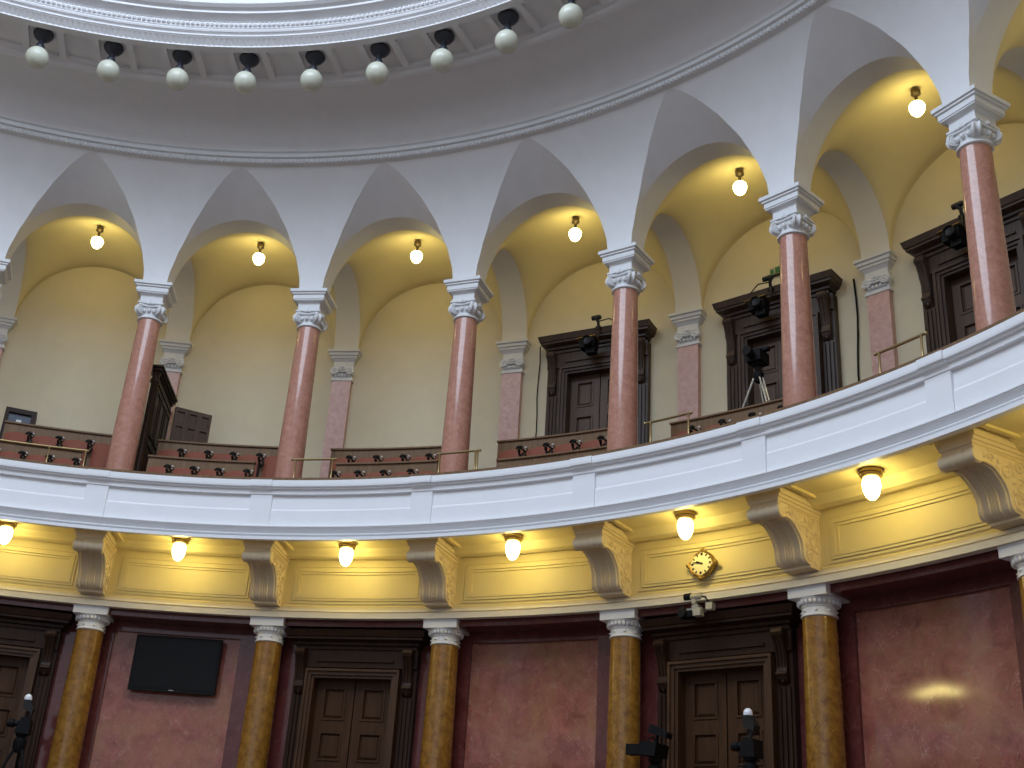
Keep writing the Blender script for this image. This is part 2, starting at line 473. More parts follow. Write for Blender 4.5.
def upper_column():
    t = thing('gallery_column', '', 'column', 1, 13.5, COLZ)
    b = MB(); b.square([(.36, 0), (.36, .12)]); b.lathe([(.35, .12), (.37, .17), (.35, .22), (.30, .25), (.30, .28), (.32, .32), (.28, .36)], 32)
    b.obj('base', 'stone', t)
    s = MB(); H = 11.035-COLZ
    s.lathe([(.25, .36)]+[(.243-.043*(i/12)**1.4, .36+(H-.36)*i/12) for i in range(13)], 48)
    s.obj('shaft', 'pink', t, True)
    z0 = H
    c = MB()
    c.lathe([(.205, z0-.01), (.232, z0+.005), (.232, z0+.03), (.21, z0+.04), (.20, z0+.055), (.202, z0+.10), (.23, z0+.16), (.24, z0+.20), (.22, z0+.22)], 36)
    for k in range(16):
        a = 2*pi*k/16; c.sphere((.232*cos(a), .232*sin(a), z0+.145), .034, 7, 5, (1, 1, 1.25))
    for q in range(4):
        a = q*pi/2; R = Matrix.Rotation(a, 3, 'Z')
        for off, rr in ((.005, .02),):
            pts = [R @ Vector((-.15+.30*i/12, -.225-.02*cos((i/12-.5)*pi), z0+.245+off-.03*cos((i/12-.5)*pi))) for i in range(13)]
            c.tube(pts, rr, 6)
        for dx, dz, rr in ((0, .29, .034), (-.04, .282, .024), (.04, .282, .024), (0, .325, .022)):
            c.sphere(R @ Vector((dx, -.235, z0+dz)), rr, 8, 5)
    c.square([(.20, z0+.19), (.205, z0+.285), (.235, z0+.295), (.235, z0+.325), (.20, z0+.335)])
    cap = c.obj('capital', 'stone', t)
    for sx in (-1, 1):
        for sy in (-1, 1):
            volute(cap, sx*.168, sy*.168, z0+.185, .108, .052, math.atan2(sy, sx)+pi/2)
    a = MB()
    a.square([(.205, z0+.33), (.205, z0+.45), (.215, z0+.475), (.24, z0+.488), (.282, z0+.496), (.282, z0+.512), (.295, z0+.52), (.295, z0+.60), (.322, z0+.615), (.322, z0+.64), (.35, z0+.652), (.35, z0+.712)])
    a.obj('abacus', 'stone', t)
    return t
UL = {
 0: 'pink marble gallery column cut by the left edge of the photo, only its white capital in view',
 1: 'pink marble gallery column standing just in front of the tall dark wooden partition',
 2: 'pink marble gallery column rising between the two-row seat blocks, the seats of the partition bay on its left and a short brass rail at its foot',
 3: 'pink marble gallery column with a brass rail crossing its foot, plain wall on its left and door-less bay of seats beside it',
 4: 'pink marble gallery column hiding the right half of the first carved gallery door from the left',
 5: 'pink marble gallery column in front of the middle gallery door, just right of the tripod and green sign',
 6: 'largest pink marble gallery column, nearest the right edge, in front of the rightmost gallery door',
}
UL[2] = 'pink marble gallery column left of an aisle rail, third capital from the left edge'
UL[3] = 'pink marble gallery column with a brass rail ending across its foot, next one left of the first door'
proto = upper_column()
for n in range(0, 7):
    o = proto if n == 0 else copy_tree(proto)
    put(o, n-.004, 13.5, COLZ, UL[n], 'pink marble columns of the gallery arcade')
# ---- pilasters on the back wall
def pilaster():
    t = thing('wall_pilaster', '', 'pilaster', 1, RW, 8.1)
    H = 11.15-8.1
    s = MB(); s.box(-.195, .195, -.12, .02, .25, H); s.obj('shaft', 'pinkp', t)
    b = MB(); b.rect([(.26, -.17, .02, 0), (.26, -.17, .02, .12), (.235, -.145, .02, .2), (.225, -.13, .02, .26)]); b.obj('base', 'stone', t)
    c = MB()
    c.rect([(.225, -.135, .02, H), (.225, -.135, .02, H+.04), (.205, -.115, .02, H+.06), (.205, -.115, .02, H+.16), (.225, -.14, .02, H+.2), (.225, -.14, .02, H+.3)])
    for k in range(5): c.sphere((-.14+.07*k, -.13, H+.12), .034, 7, 5, (1, 1, 1.3))
    for off in (0, -.045): c.tube([(-.14+.28*i/10, -.165, H+.26+off-.03*sin(pi*i/10)) for i in range(11)], .02, 6)
    for dx, dz, rr in ((0, .28, .045), (-.05, .275, .03), (.05, .275, .03)): c.sphere((dx, -.16, H+dz), rr, 8, 5)
    cap = c.obj('capital', 'stone', t)
    for sx in (-1, 1): volute(cap, sx*.165, -.125, H+.2, .088, .05, pi/2)
    a = MB()
    a.rect([(.205, -.125, .02, H+.30), (.205, -.125, .02, H+.42), (.25, -.165, .02, H+.48), (.27, -.185, .02, H+.49), (.27, -.185, .02, H+.53), (.30, -.21, .02, H+.545), (.30, -.21, .02, H+.60), (.33, -.24, .02, H+.615), (.33, -.24, .02, H+.67)])
    a.obj('abacus', 'stone', t)
    return t
PLB = {
 0: 'pale pink wall pilaster cut by the left edge of the photo',
 1: 'pale pink wall pilaster mostly hidden behind the dark wooden partition',
 2: 'pale pink wall pilaster behind the left end of the seats under the plain wall',
 3: 'pale pink wall pilaster left of the first carved gallery door, beside a hanging cable',
 4: 'pale pink wall pilaster between the first and the middle carved gallery doors',
 5: 'pale pink wall pilaster between the middle and rightmost gallery doors, above a brass rail',
}
PLB[6] = 'pale pink wall pilaster hidden past the rightmost gallery door, behind the largest column'
proto = pilaster()
for n in range(0, 7):
    o = proto if n == 0 else copy_tree(proto)
    put(o, n, RW, 8.1, PLB[n], 'pink pilasters on the gallery back wall')
# ---- lower ochre columns
def lower_column():
    t = thing('ochre_column', '', 'column', 1, 13.67, 2.0)
    H = 5.29-2.0
    b = MB(); b.square([(.4, 0), (.4, .14)]); b.lathe([(.38, .14), (.4, .2), (.38, .26), (.31, .3), (.31, .33), (.33, .37), (.29, .42)], 32)
    b.obj('base', 'stone', t)
    s = MB(); s.lathe([(.25, .4)]+[(.248-.028*(i/12)**1.5, .4+(H-.4)*i/12) for i in range(13)], 48); s.obj('shaft', 'ochre', t, True)
    c = MB()
    c.lathe([(.222, H-.01), (.238, H), (.238, H+.015), (.222, H+.025), (.222, H+.115), (.232, H+.12), (.232, H+.135), (.228, H+.14), (.25, H+.18), (.285, H+.215), (.292, H+.23), (.25, H+.24)], 40)
    for k in range(26):
        a = 2*pi*k/26; c.sphere((.262*cos(a), .262*sin(a), H+.18), .026, 6, 5, (1, 1, 1.4))
    for k in range(8):
        a = 2*pi*k/8+.4; c.sphere((.222*cos(a), .222*sin(a), H+.07), .024, 8, 5, (1, 1, .7))
    c.obj('capital', 'stone', t)
    a = MB(); a.square([(.285, H+.235), (.285, H+.335), (.29, H+.34), (.29, H+.372)]); a.obj('abacus', 'stone', t)
    return t
LLB = {
 1: 'ochre marble column left of the wall-mounted black television',
 2: 'ochre marble column between the television panel and the lower door beside it',
 3: 'ochre marble column between the middle lower door and the red panel right of it',
 4: 'ochre marble column just left of the rightmost lower door, beside a floor camera',
 5: 'ochre marble column just right of the rightmost lower door, under the clock side',
 6: 'ochre marble column cut by the lower right edge of the photo',
}
LLB[5] = 'ochre marble column just right of the rightmost lower door'
proto = lower_column()
for n in range(1, 7):
    o = proto if n == 1 else copy_tree(proto)
    put(o, n+.008, 13.67, 2.0, LLB[n], 'ochre marble columns of the lower wall')

# ================================================================== BRACKETS
def bracket():
    t = thing('scroll_bracket', '', 'bracket', 1, RFZ, 5.845)
    out = [(0, 0), (-.26, 0), (-.26, .035), (-.33, .05), (-.385, .085), (-.405, .14), (-.405, .20), (-.42, .28), (-.46, .36), (-.52, .43), (-.59, .49), (-.66, .53), (-.735, .545), (-.77, .55)]
    sc = [(-.90+.088*cos(a), .60+.088*sin(a)) for a in [radians(d) for d in range(-40, -190, -15)]]
    poly = out+sc+[(-.975, .66), (-.955, .70), (-.955, .80), (0, .80)]
    hw = .212
    b = MB(); b.prism_x(poly, -hw, hw)
    for sx in (-1, 1):
        b.tube([(sx*hw, y, z) for y, z in out[3:]+sc], .016, 6)
    body = b.obj('body', 'bracketm', t)
    r = MB(); r.lathe([(.05, -.24), (.085, -.24), (.095, -.215), (.088, -.15), (.092, -.12), (.082, -.10), (.092, -.08), (.092, -.03), (.082, 0), (.092, .03), (.092, .08), (.082, .10), (.092, .12), (.088, .15), (.095, .215), (.085, .24), (.05, .24)], 24, (-.915, .60), True, True, 'x')
    r.obj('scroll', 'bracketm', t)
    f = MB()                                  # raised reeds down the curved front
    for x, r_ in ((-.175, .022), (-.06, .016), (-.02, .013), (.02, .013), (.06, .016), (.175, .022)):
        f.tube([(x, y-.004, z) for y, z in out[3:]], r_, 6)
    f.obj('reeding', 'bracketm', t)
    c = MB()                                  # cap moulding running round three sides
    for pr, za, zb in ((.015, .72, .765), (.035, .765, .81), (.055, .81, .865), (.04, .865, .915)):
        c.box(-hw-pr, hw+pr, -.955-min(pr, .02), 0, za, zb)
    c.obj('cap_moulding', 'bracketm', t)
    for sx in (-1, 1):                        # carved foliage on each flank
        g = MB(); x = sx*(hw+.004)
        def spiral(cy, cz, r0, turns, a0, d):
            return [(x, cy+r0*(1-.8*i/24)*cos(a0+d*2*pi*turns*i/24), cz+r0*(1-.8*i/24)*sin(a0+d*2*pi*turns*i/24)) for i in range(25)]
        g.tube(spiral(-.25, .155, .11, 1.4, .6, 1), .016, 5)
        g.tube(spiral(-.21, .37, .11, 1.3, 2.5, -1), .015, 5)
        g.tube(spiral(-.42, .50, .085, 1.3, 1.0, 1), .014, 5)
        g.tube(spiral(-.66, .615, .06, 1.3, 3.6, -1), .012, 5)
        g.tube(spiral(-.20, .60, .09, 1.2, .3, 1), .014, 5)
        g.tube([(x, -.05, .03), (x, -.05, .69), (x, -.72, .70)], .012, 5)
        for cy, cz in ((-.10, .25), (-.32, .29), (-.32, .42), (-.09, .49), (-.54, .60), (-.56, .53), (-.33, .62), (-.78, .63), (-.30, .50), (-.12, .08)):
            g.sphere((x, cy, cz), .04, 7, 5, (.5, 1, 1.1))
        g.obj('carving', 'bracketm', t)
    return t
BLB = {
 1: 'fluted scroll bracket above the ochre column left of the television',
 2: 'fluted scroll bracket above the ochre column right of the television',
 3: 'fluted scroll bracket above the ochre column right of the middle lower door',
 4: 'fluted scroll bracket nearest the left side of the gilded clock',
 5: 'fluted scroll bracket right of the gilded clock',
 6: 'largest fluted scroll bracket, cut near the right edge under the parapet',
}
proto = bracket()
for n in range(1, 7):
    o = proto if n == 1 else copy_tree(proto)
    put(o, n, RFZ, 5.845, BLB[n], 'scroll brackets under the gallery parapet')

# ================================================================== LAMPS
def lower_lamp():
    t = thing('ceiling_lamp', '', 'lamp', 1, 12.79, 6.76)
    f = MB(); f.lathe([(.05, .03), (.145, .03), (.145, 0), (.15, -.02), (.135, -.035), (.14, -.05), (.12, -.075), (.095, -.085), (.05, -.085)], 24)
    f.obj('fitting', 'brass', t)
    g = MB(); g.lathe([(.09, -.08), (.104, -.11), (.111, -.155), (.109, -.20), (.097, -.26), (.073, -.315), (.042, -.35), (.013, -.362), (.002, -.363)], 24)
    g.obj('glass_shade', 'lampglow2', t)
    return t
LWL = {
 0: 'lit acorn lamp under the balcony at the left edge of the photo',
 1: 'lit acorn lamp under the balcony above the television',
 2: 'lit acorn lamp under the balcony above the middle lower door',
 3: 'lit acorn lamp under the balcony above the red panel between two lower doors',
 4: 'lit acorn lamp under the balcony just above the gilded clock',
 5: 'lit acorn lamp under the balcony right of the clock, nearest the right edge',
}
LWL[6] = 'lit acorn lamp under the balcony beyond the largest bracket, just past the right edge'
proto = lower_lamp()
for n in range(0, 7):
    o = proto if n == 0 else copy_tree(proto)
    put(o, n+.5, 12.79, 6.735, LWL[n], 'acorn lamps under the balcony')
def upper_lamp():
    t = thing('vault_lamp', '', 'lamp', 1, 14.58, 13.26)
    f = MB(); f.lathe([(.02, .10), (.07, .06), (.075, -.01), (.05, -.03), (.03, -.05), (.022, -.12), (.05, -.145), (.055, -.17), (.045, -.18)], 20)
    f.obj('fitting', 'bronze', t)
    g = MB(); g.lathe([(.05, -.175), (.09, -.19), (.112, -.22), (.118, -.255), (.112, -.30), (.09, -.355), (.055, -.395), (.025, -.41), (.002, -.412)], 24)
    g.obj('glass_shade', 'lampglow', t)
    return t
ULL = {
 0: 'lit lamp in the vault above the desk box, leftmost of the vault lamps',
 1: 'lit lamp in the vault over the seats beside the dark wooden partition',
 2: 'lit lamp in the vault over the plain-walled bay left of the first gallery door',
 3: 'lit lamp in the vault above the first carved gallery door',
 4: 'lit lamp in the vault above the middle gallery door with the green sign',
 5: 'lit lamp in the vault above the rightmost gallery door, highest in the photo',
}
ULL[6] = 'lit lamp in the vault beyond the largest gallery column, past the right edge'
proto = upper_lamp()
for n in range(0, 7):
    o = proto if n == 0 else copy_tree(proto)
    put(o, n+.5, 14.58, 13.47, ULL[n], 'lamps hanging in the gallery vaults')
def globe():
    t = thing('globe_lamp', '', 'lamp', 0, 10.44, 14.83)
    f = MB(); f.lathe([(.04, 0), (.165, 0), (.175, -.02), (.17, -.05), (.14, -.10), (.10, -.14), (.05, -.17), (.05, -.24), (.07, -.27), (.08, -.31), (.075, -.36), (.04, -.365)], 24)
    f.obj('canopy', 'canopy', t)
    g = MB(); g.sphere((0, 0, -.53), .195, 28, 18); g.obj('glass_globe', 'globe', t)
    return t
GW = ['leftmost unlit globe lamp under the dome ring, near the photo corner', 'second unlit globe lamp from the left under the dome ring', 'third unlit globe lamp from the left under the dome ring',
      'fourth unlit globe lamp from the left under the dome ring', 'middle one of the nine unlit globe lamps under the dome ring', 'fourth unlit globe lamp from the right under the dome ring',
      'third unlit globe lamp from the right under the dome ring', 'second unlit globe lamp from the right under the dome ring', 'rightmost unlit globe lamp under the dome ring, touching the photo top']
proto = globe()
for k in range(9):
    o = proto if k == 0 else copy_tree(proto)
    put(o, g0+k*gd, 10.44, 14.82, GW[k], 'unlit globe lamps round the dome')

t = thing('added_candelabrum', 'added gilded three-globe candelabra lamp, unseen across the hall, put there for the gleam mirrored in the large red marble panel', 'lamp', -3.06, 12.36, 7.64)  # invented lamp out of view, added so the marble panel mirrors a golden gleam
m = MB(); m.lathe([(.14, 0), (.14, .04), (.08, .08), (.03, .14), (.045, .3), (.025, .4), (.025, .7), (.04, .74), (.03, .80)], 16)
for sx in (-1, 1): m.tube([(0, 0, .55), (sx*.12, 0, .50), (sx*.24, 0, .56), (sx*.28, 0, .70)], .018, 7)
m.obj('stem', 'gold', t)
for x, z in ((-.28, .82), (0, .93), (.28, .82)):
    m = MB(); m.sphere((x, 0, z), .13, 18, 12); m.obj('glass_globe', 'lampglow2', t)

# ================================================================== DOORS
def local_root(name, u, rho, z):
    o = bpy.data.objects.new(name, None); C.objects.link(o); o.location = P(u, rho, z); o.rotation_euler = (0, 0, rotz(u)); o['kind'] = 'structure'
    return o
def leaf_mb(w, h, rows):
    """panelled door leaf, x 0..w, front at y=0 facing -y"""
    l = MB(); st = .12*w/.6; zs = [0]
    l.box(0, w, 0, .05, 0, h)
    l.box(0, st, -.03, 0, 0, h); l.box(w-st, w, -.03, 0, 0, h)
    for z0, z1 in rows: l.box(st, w-st, -.03, 0, z0, z1)
    edges = [(rows[i][1], rows[i+1][0]) for i in range(len(rows)-1)]
    for a, b in edges:
        x0, x1 = st, w-st
        # bolection moulding and raised field
        for x in (x0, x1-.03): l.box(x, x+.03, -.045, 0, a, b)
        for z in (a, b-.03): l.box(x0+.03, x1-.03, -.045, 0, z, z+.03)
        i = .075
        l.loft([[(x0+.04, 0, a+.04), (x1-.04, 0, a+.04), (x1-.04, 0, b-.04), (x0+.04, 0, b-.04)], [(x0+i, -.022, a+i), (x1-i, -.022, a+i), (x1-i, -.022, b-i), (x0+i, -.022, b-i)]])
    return l
def console(par, x, y, ztop, h, mat):
    c = MB(); w = .075
    pr = [(0, 0), (-.20, 0), (-.215, -.03), (-.23, -.06), (-.22, -.10), (-.19, -.13), (-.14, -.26*h/.8), (-.09, -.42*h/.8), (-.07, -.55*h/.8), (-.085, -.60*h/.8), (-.10, -.66*h/.8), (-.09, -.72*h/.8), (-.06, -.76*h/.8), (0, -.8*h/.8)]
    c.prism_x([(y+a, ztop+b) for a, b in pr], x-w, x+w)
    for dx in (-.05, 0, .05): c.tube([(x+dx, y+a-.004, ztop+b) for a, b in pr[4:9]], .014, 5)
    c.lathe([(.03, x-.09), (.05, x-.085), (.055, x-.06), (.045, x), (.055, x+.06), (.05, x+.085), (.03, x+.09)], 14, (y-.17, ztop-.07), True, True, 'x')
    c.lathe([(.02, x-.085), (.035, x-.08), (.04, x-.05), (.033, x), (.04, x+.05), (.035, x+.08), (.02, x+.085)], 14, (y-.08, ztop-.66*h/.8), True, True, 'x')
    for i in range(3): c.sphere((x-.04+.04*i, y-.05, ztop-.84*h), .03, 7, 5, (1, 1, 1.6))
    c.sphere((x, y-.05, ztop-.93*h), .03, 7, 5, (1, 1, 1.8))
    return c.obj('console', mat, par)
def door(name, u, rho, z, cw, ow, hop, hcor, mat, mleaf, cproj, sidex, consh, ox=0.0):
    """cw cornice half width, ow opening half width, hop opening height, hcor (bottom, top) of cornice"""
    t = local_root(name, u, rho, z)
    D = .27
    f = MB()                                   # architrave around the opening, stepped
    for i, (a, b, pr) in enumerate(((0, .045, D), (.045, .10, D+.03), (.10, .14, D+.06))):
        f.box(ox-ow-b, ox-ow-a, -pr, 0, 0, hop+a); f.box(ox+ow+a, ox+ow+b, -pr, 0, 0, hop+a)
        f.box(ox-ow-b, ox+ow+b, -pr, 0, hop+a, hop+b)
    f.obj('architrave', 'uwood' if mat == 'uwood' else 'awood', t)
    s = MB()                                   # side panels, frieze board
    for sx in (-1, 1):
        s.box(min(sx*sidex-.13, sx*sidex+.13), max(sx*sidex-.13, sx*sidex+.13), -.18, .1, 0, hcor[0])
        for dx in (-.07, 0, .07): s.box(sx*sidex+dx-.02, sx*sidex+dx+.02, -.21, 0, .1, hcor[0]-consh-.05)
    s.box(-sidex-.13, sidex+.13, -.22, .1, hop+.18, hcor[0])
    s.box(-sidex*.72, sidex*.72, -.25, 0, hop+.27, hop+.31)
    s.obj('surround', mat, t)
    c = MB()                                   # cornice
    b0, b1 = hcor; H = b1-b0
    prof = [(cw-.16, -.25, b0), (cw-.16, -.25, b0+H*.18), (cw-.12, -.30, b0+H*.22), (cw-.12, -.30, b0+H*.38), (cw-.04, -cproj+.05, b0+H*.48), (cw-.04, -cproj+.05, b0+H*.60), (cw-.02, -cproj+.03, b0+H*.64), (cw, -cproj, b0+H*.92), (cw+.01, -cproj-.01, b1)]
    c.rect([(a, y, .1, zz) for a, y, zz in prof]); c.obj('cornice', mat, t)
    for sx in (-1, 1): console(t, sx*sidex, -.18, hcor[0]-.01, consh, mat)
    rows = [(0, .20), (.66, .80), (hop-1.44, hop-1.27), (hop-.82, hop-.64), (hop-.12, hop)]
    for k in (0, 1):
        l = leaf_mb(ow-.015, hop, rows).obj('leaf', mleaf, t); l.location = (ox-ow+.005 if k == 0 else ox+.01, -.052, 0)
        h = MB(); h.tube([(.05 if k else ow-.075, -.03, 1.12), (.05 if k else ow-.075, -.08, 1.12), (.05 if k else ow-.075, -.09, 1.24)], .012, 6); h.obj('handle', 'brass', l)
    return t
# lower doors (four visible bays of the ground floor)
for i, n in enumerate((0, 2, 4)):
    door('door_%d' % (i+1), n+.50, RL, 2.0, 1.21, .665, 2.77, (3.24, 3.52), 'dwood', 'mwood', .46, .925, .72)
# gallery doors
for i, n in enumerate((3, 4, 5)):
    door('door_%d' % (i+4), n+.498, RW, 8.13, 1.12, .60, 2.79, (3.27, 3.57), 'uwood', 'uleaf', .46, .88, .85, .04)

# ================================================================== GALLERY SEATS
def bench(name, label, u0, u1, rho, zfl, top, arms, group, seats_mat='cushion'):
    t = thing(name, label, 'bench', (u0+u1)/2, rho, zfl, group)
    inv = Matrix.Translation(P((u0+u1)/2, rho, zfl)) @ Matrix.Rotation(rotz((u0+u1)/2), 4, 'Z'); inv = inv.inverted()
    def fin(mb): mb.v = [tuple(inv @ Vector(p)) for p in mb.v]; return mb
    nu = 10
    b = MB(); b.rbox(u0, u1, rho, rho+.05, zfl+.05, top-.03, nu); fin(b).obj('back_board', 'bwood', t)
    c = MB(); c.sweep([(rho-.035, top-.035), (rho-.035, top-.012), (rho-.02, top), (rho+.06, top), (rho+.065, top-.035)], u0-.004, u1+.004, nu, False, True); fin(c).obj('top_rail', 'bwood', t)
    s = MB(); s.rbox(u0, u1, rho-.42, rho, zfl+.30, zfl+.36, nu); fin(s).obj('seat_frame', 'bwood', t)
    ends = [u0]+list(arms)+[u1]
    cu = []
    pitch = .16
    for a, bnd in zip(ends, ends[1:]):
        if bnd-a < .05: continue
        g = .012; aa, bb = a+g, bnd-g
        p = MB()                                # padded back with gently arched top
        rows = []
        for i in range(9):
            q = i/8; zt = top-.235+.045*sin(pi*q)-.0; zb = zfl+.40; d = .05*(sin(pi*min(max(q, .04), .96)))**.4
            rows.append([P(aa+(bb-aa)*q, rho-.005, zb), P(aa+(bb-aa)*q, rho-.01-d, zb+.05), P(aa+(bb-aa)*q, rho-.01-d, zt-.04), P(aa+(bb-aa)*q, rho-.005, zt)])
        p.loft(rows, True, True, True); fin(p).obj('back_cushion', seats_mat, t, True)
        p = MB()
        rows = []
        for i in range(7):
            q = i/6; d = .05*(sin(pi*min(max(q, .05), .95)))**.4; uu = aa+(bb-aa)*q
            rows.append([P(uu, rho-.44, zfl+.34), P(uu, rho-.44, zfl+.38+d), P(uu, rho-.06, zfl+.38+d), P(uu, rho-.06, zfl+.34)])
        p.loft(rows, True, True, True); fin(p).obj('seat_cushion', seats_mat, t, True)
    for a in arms:
        k = MB()                                # iron arm bracket between two seats
        o = P(a, rho, 0); R = Matrix.Rotation(rotz(a), 3, 'Z')
        def W(x, y, z): return o+R @ Vector((x, y, z))
        zt = top-.31
        k.tube([W(0, 0, zt+.06), W(0, -.12, zt+.055), W(0, -.26, zt+.03), W(0, -.30, zt-.03), W(0, -.24, zt-.09), W(0, -.05, zt-.12)], .017, 7)
        k.tube([W(0, -.24, zt), W(0, -.22, zt-.2), W(0, -.24, zfl)], .018, 6)
        k.tube([W(-.055, -.24, zt+.03), W(-.02, -.27, zt+.045), W(.02, -.27, zt+.045), W(.055, -.24, zt+.03)], .024, 6)
        for sgn in (-1, 1): k.tube([W(0, -.06, zt+.01), W(sgn*.045, -.08, zt-.04), W(sgn*.025, -.08, zt-.12)], .016, 5)
        ar = fin(k).obj('armrest', 'iron', t)
        e = MB(); e.sphere(W(.035, -.05, top-.20), .026, 8, 6); e.tube([W(.035, -.02, top-.20), W(.02, -.04, top-.25)], .012, 5); fin(e).obj('arm_tip', 'tip', ar)
    return t
BG = 'wooden gallery benches with red cushions'
RB2, T2, F2 = 14.6, 9.15, 8.0
RB1, T1, F1 = 13.75, 8.52, 7.45
bench('gallery_bench', 'back row of the bench block left of the partition column, before the dark desk box', .235, .85, RB2, 7.75, 9.165, (.391, .558, .728), BG)
bench('gallery_bench', 'front row of the bench block at the left edge, behind the leftmost brass rail', .0, .745, RB1, F1, 8.49, (.28, .433, .585, .737), BG)
bench('gallery_bench', 'back row of the benches beside the dark partition, below the six-panel wooden leaf', 1.10, 1.83, RB2, 7.75, 9.165, (1.256, 1.413, 1.563, 1.72), BG)
bench('gallery_bench', 'front row of the benches beside the dark partition, nearest the parapet', 1.13, 1.758, RB1, F1, 8.53, (1.272, 1.424, 1.573, 1.744), BG)
bench('gallery_bench', 'back row of the benches under the plain wall left of the first gallery door', 2.115, 2.83, RB2, 7.75, 9.15, (2.253, 2.414, 2.574, 2.727), BG)
bench('gallery_bench', 'front row of the benches under the plain wall left of the first gallery door', 2.25, 2.86, RB1, F1, 8.53, (2.268, 2.415, 2.571, 2.734), BG)
bench('gallery_bench', 'back row of the benches in front of the first carved gallery door', 3.10, 3.83, RB2, 7.75, 9.17, (3.261, 3.417, 3.573, 3.733), BG)
bench('gallery_bench', 'front row of the benches in front of the first carved gallery door', 3.22, 3.87, RB1, F1, 8.46, (3.27, 3.42, 3.575, 3.735), BG)
bench('gallery_bench', 'bench row in front of the middle gallery door, below the tripod', 4.09, 4.83, RB2, 7.75, 9.07, (4.243, 4.412, 4.575, 4.73), BG)
bench('gallery_bench', 'short piece of bench rail showing under the rightmost pilaster', 5.13, 5.85, RB2, 7.75, 9.0, (5.25, 5.41, 5.57, 5.73), BG)
# brass rails on the parapet
def brass_rail(label, u0, u1, posts, ztop=8.05):
    t = thing('brass_rail', label, 'rail', (u0+u1)/2, 12.36, 7.685, 'brass guard rails on the parapet')
    inv = (Matrix.Translation(P((u0+u1)/2, 12.36, 7.685)) @ Matrix.Rotation(rotz((u0+u1)/2), 4, 'Z')).inverted()
    b = MB(); b.tube([inv @ P(u0+(u1-u0)*i/8, 12.36, ztop) for i in range(9)], .019, 8)
    for e in (u0, u1): b.sphere(inv @ P(e, 12.36, ztop), .024, 8, 6)
    b.obj('hand_rail', 'brass', t)
    for p in posts:
        q = MB(); a = inv @ P(p, 12.36, 7.685); c = inv @ P(p, 12.36, ztop)
        q.lathe([(.032, 0.001), (.032, .012), (.018, .02), (.0145, .03), (.0145, c.z-.03), (.02, c.z-.02), (.02, c.z)], 10, (a.x, a.y)); q.obj('post', 'brass', t)
brass_rail('brass guard rail before the left bench block, at the left edge', -.05, .895, (-.03, .667, .885), 8.0)
brass_rail('brass guard rail closing the aisle right of the third column from the left', 2.15, 2.425, (2.175, 2.408))
brass_rail('brass guard rail crossing the foot of the column left of the first gallery door', 3.07, 3.335, (3.083, 3.308, 3.322))
brass_rail('brass guard rail closing the aisle between the first and middle gallery doors', 4.355, 4.63, (4.388, 4.615))
brass_rail('brass guard rail below the pilaster left of the rightmost door, topmost in the photo', 5.68, 5.95, (5.70, 5.925), 8.03)

# ================================================================== PARTITION, LEAF, DESK
u_, pr0, pr1 = 1.045, 14.08, 15.66
t = thing('wooden_partition', 'tall dark wooden partition standing at a right angle to the gallery wall behind a column', 'partition', u_, 14.87, 8.1)
hh, L = 10.42-8.1, (pr1-pr0)/2
m = MB(); m.box(-.05, .05, -L, L, -.33, hh-.12); m.obj('panel', 'dwood', t)
m = MB()
for pr, a, b in ((.02, hh-.30, hh-.25), (.03, hh-.14, hh-.09), (.07, hh-.09, hh-.04), (.10, hh-.04, hh)): m.box(-.05-pr, .05+pr, -L-pr, L, a, b)
m.obj('cornice', 'dwood', t)
m = MB(); m.lathe([(.085, -.33), (.085, .1), (.07, .14), (.07, hh-.36), (.09, hh-.32), (.07, hh-.28), (.07, hh-.16), (.095, hh-.12)], 16, (.02, -L)); m.obj('post', 'dwood', t)
m = MB()
for y0 in (-L+.12, -L+.62, -L+1.12):
    for z0, z1 in ((.1, .85), (1.0, hh-.4)):
        y1 = y0+.38
        for a, b, c, d in ((y0, y0+.04, z0, z1), (y1-.04, y1, z0, z1), (y0, y1, z0, z0+.04), (y0, y1, z1-.04, z1)): m.box(.05, .075, a, b, c, d)
        m.box(.05, .063, y0+.08, y1-.08, z0+.08, z1-.08)
m.obj('moulding', 'dwood', t)
# low six-panel leaf
pa, pb = P(1.134, 14.96, 8.1), P(1.326, 15.278, 8.1)
d = pb-pa; Lf = d.length
t = thing('wooden_screen', 'low six-panel wooden screen against the wall right of the dark partition', 'screen', loc=pa, rz=math.atan2(d.y, d.x))
m = MB(); hh = 10.0-8.1; m.box(0, Lf, 0, .05, .0, hh); m.obj('board', 'uleaf', t)
m = MB()
for x in [Lf*i/3 for i in range(4)]: m.box(max(x-.05, 0), min(x+.05, Lf), -.03, 0, 0, hh)
for z in (0, .45, hh-.92, hh-.40+.02, hh-.08):
    m.box(.0, Lf, -.0295, 0, z, z+.08)
m.obj('framing', 'uleaf', t)
# desk box with a dark glazed front
pa, pb = P(.189, 15.16, 8.1), P(.357, 15.23, 8.1); d = pb-pa; Lf = d.length
t = thing('desk_box', 'dark wooden box with a blue-grey glazed front and white paper above the left benches', 'desk', loc=pa, rz=math.atan2(d.y, d.x))
hh = 9.66-8.1
m = MB(); m.box(0, Lf, 0, .45, 0, hh-.5); m.box(0, .07, 0, .45, hh-.5, hh); m.box(Lf-.09, Lf, 0, .45, hh-.5, hh); m.box(.07, Lf-.09, 0, .45, hh-.09, hh); m.box(.07, Lf-.09, .3, .45, hh-.5, hh-.09); m.obj('case', 'dwood', t)
m = MB(); m.box(.07, Lf-.09, .06, .075, hh-.5, hh-.09); m.obj('glass', 'glass', t)
m = MB(); m.box(Lf*.40, Lf*.56, .045, .058, hh-.42, hh-.21); m.obj('paper_sheet', 'paper', t)

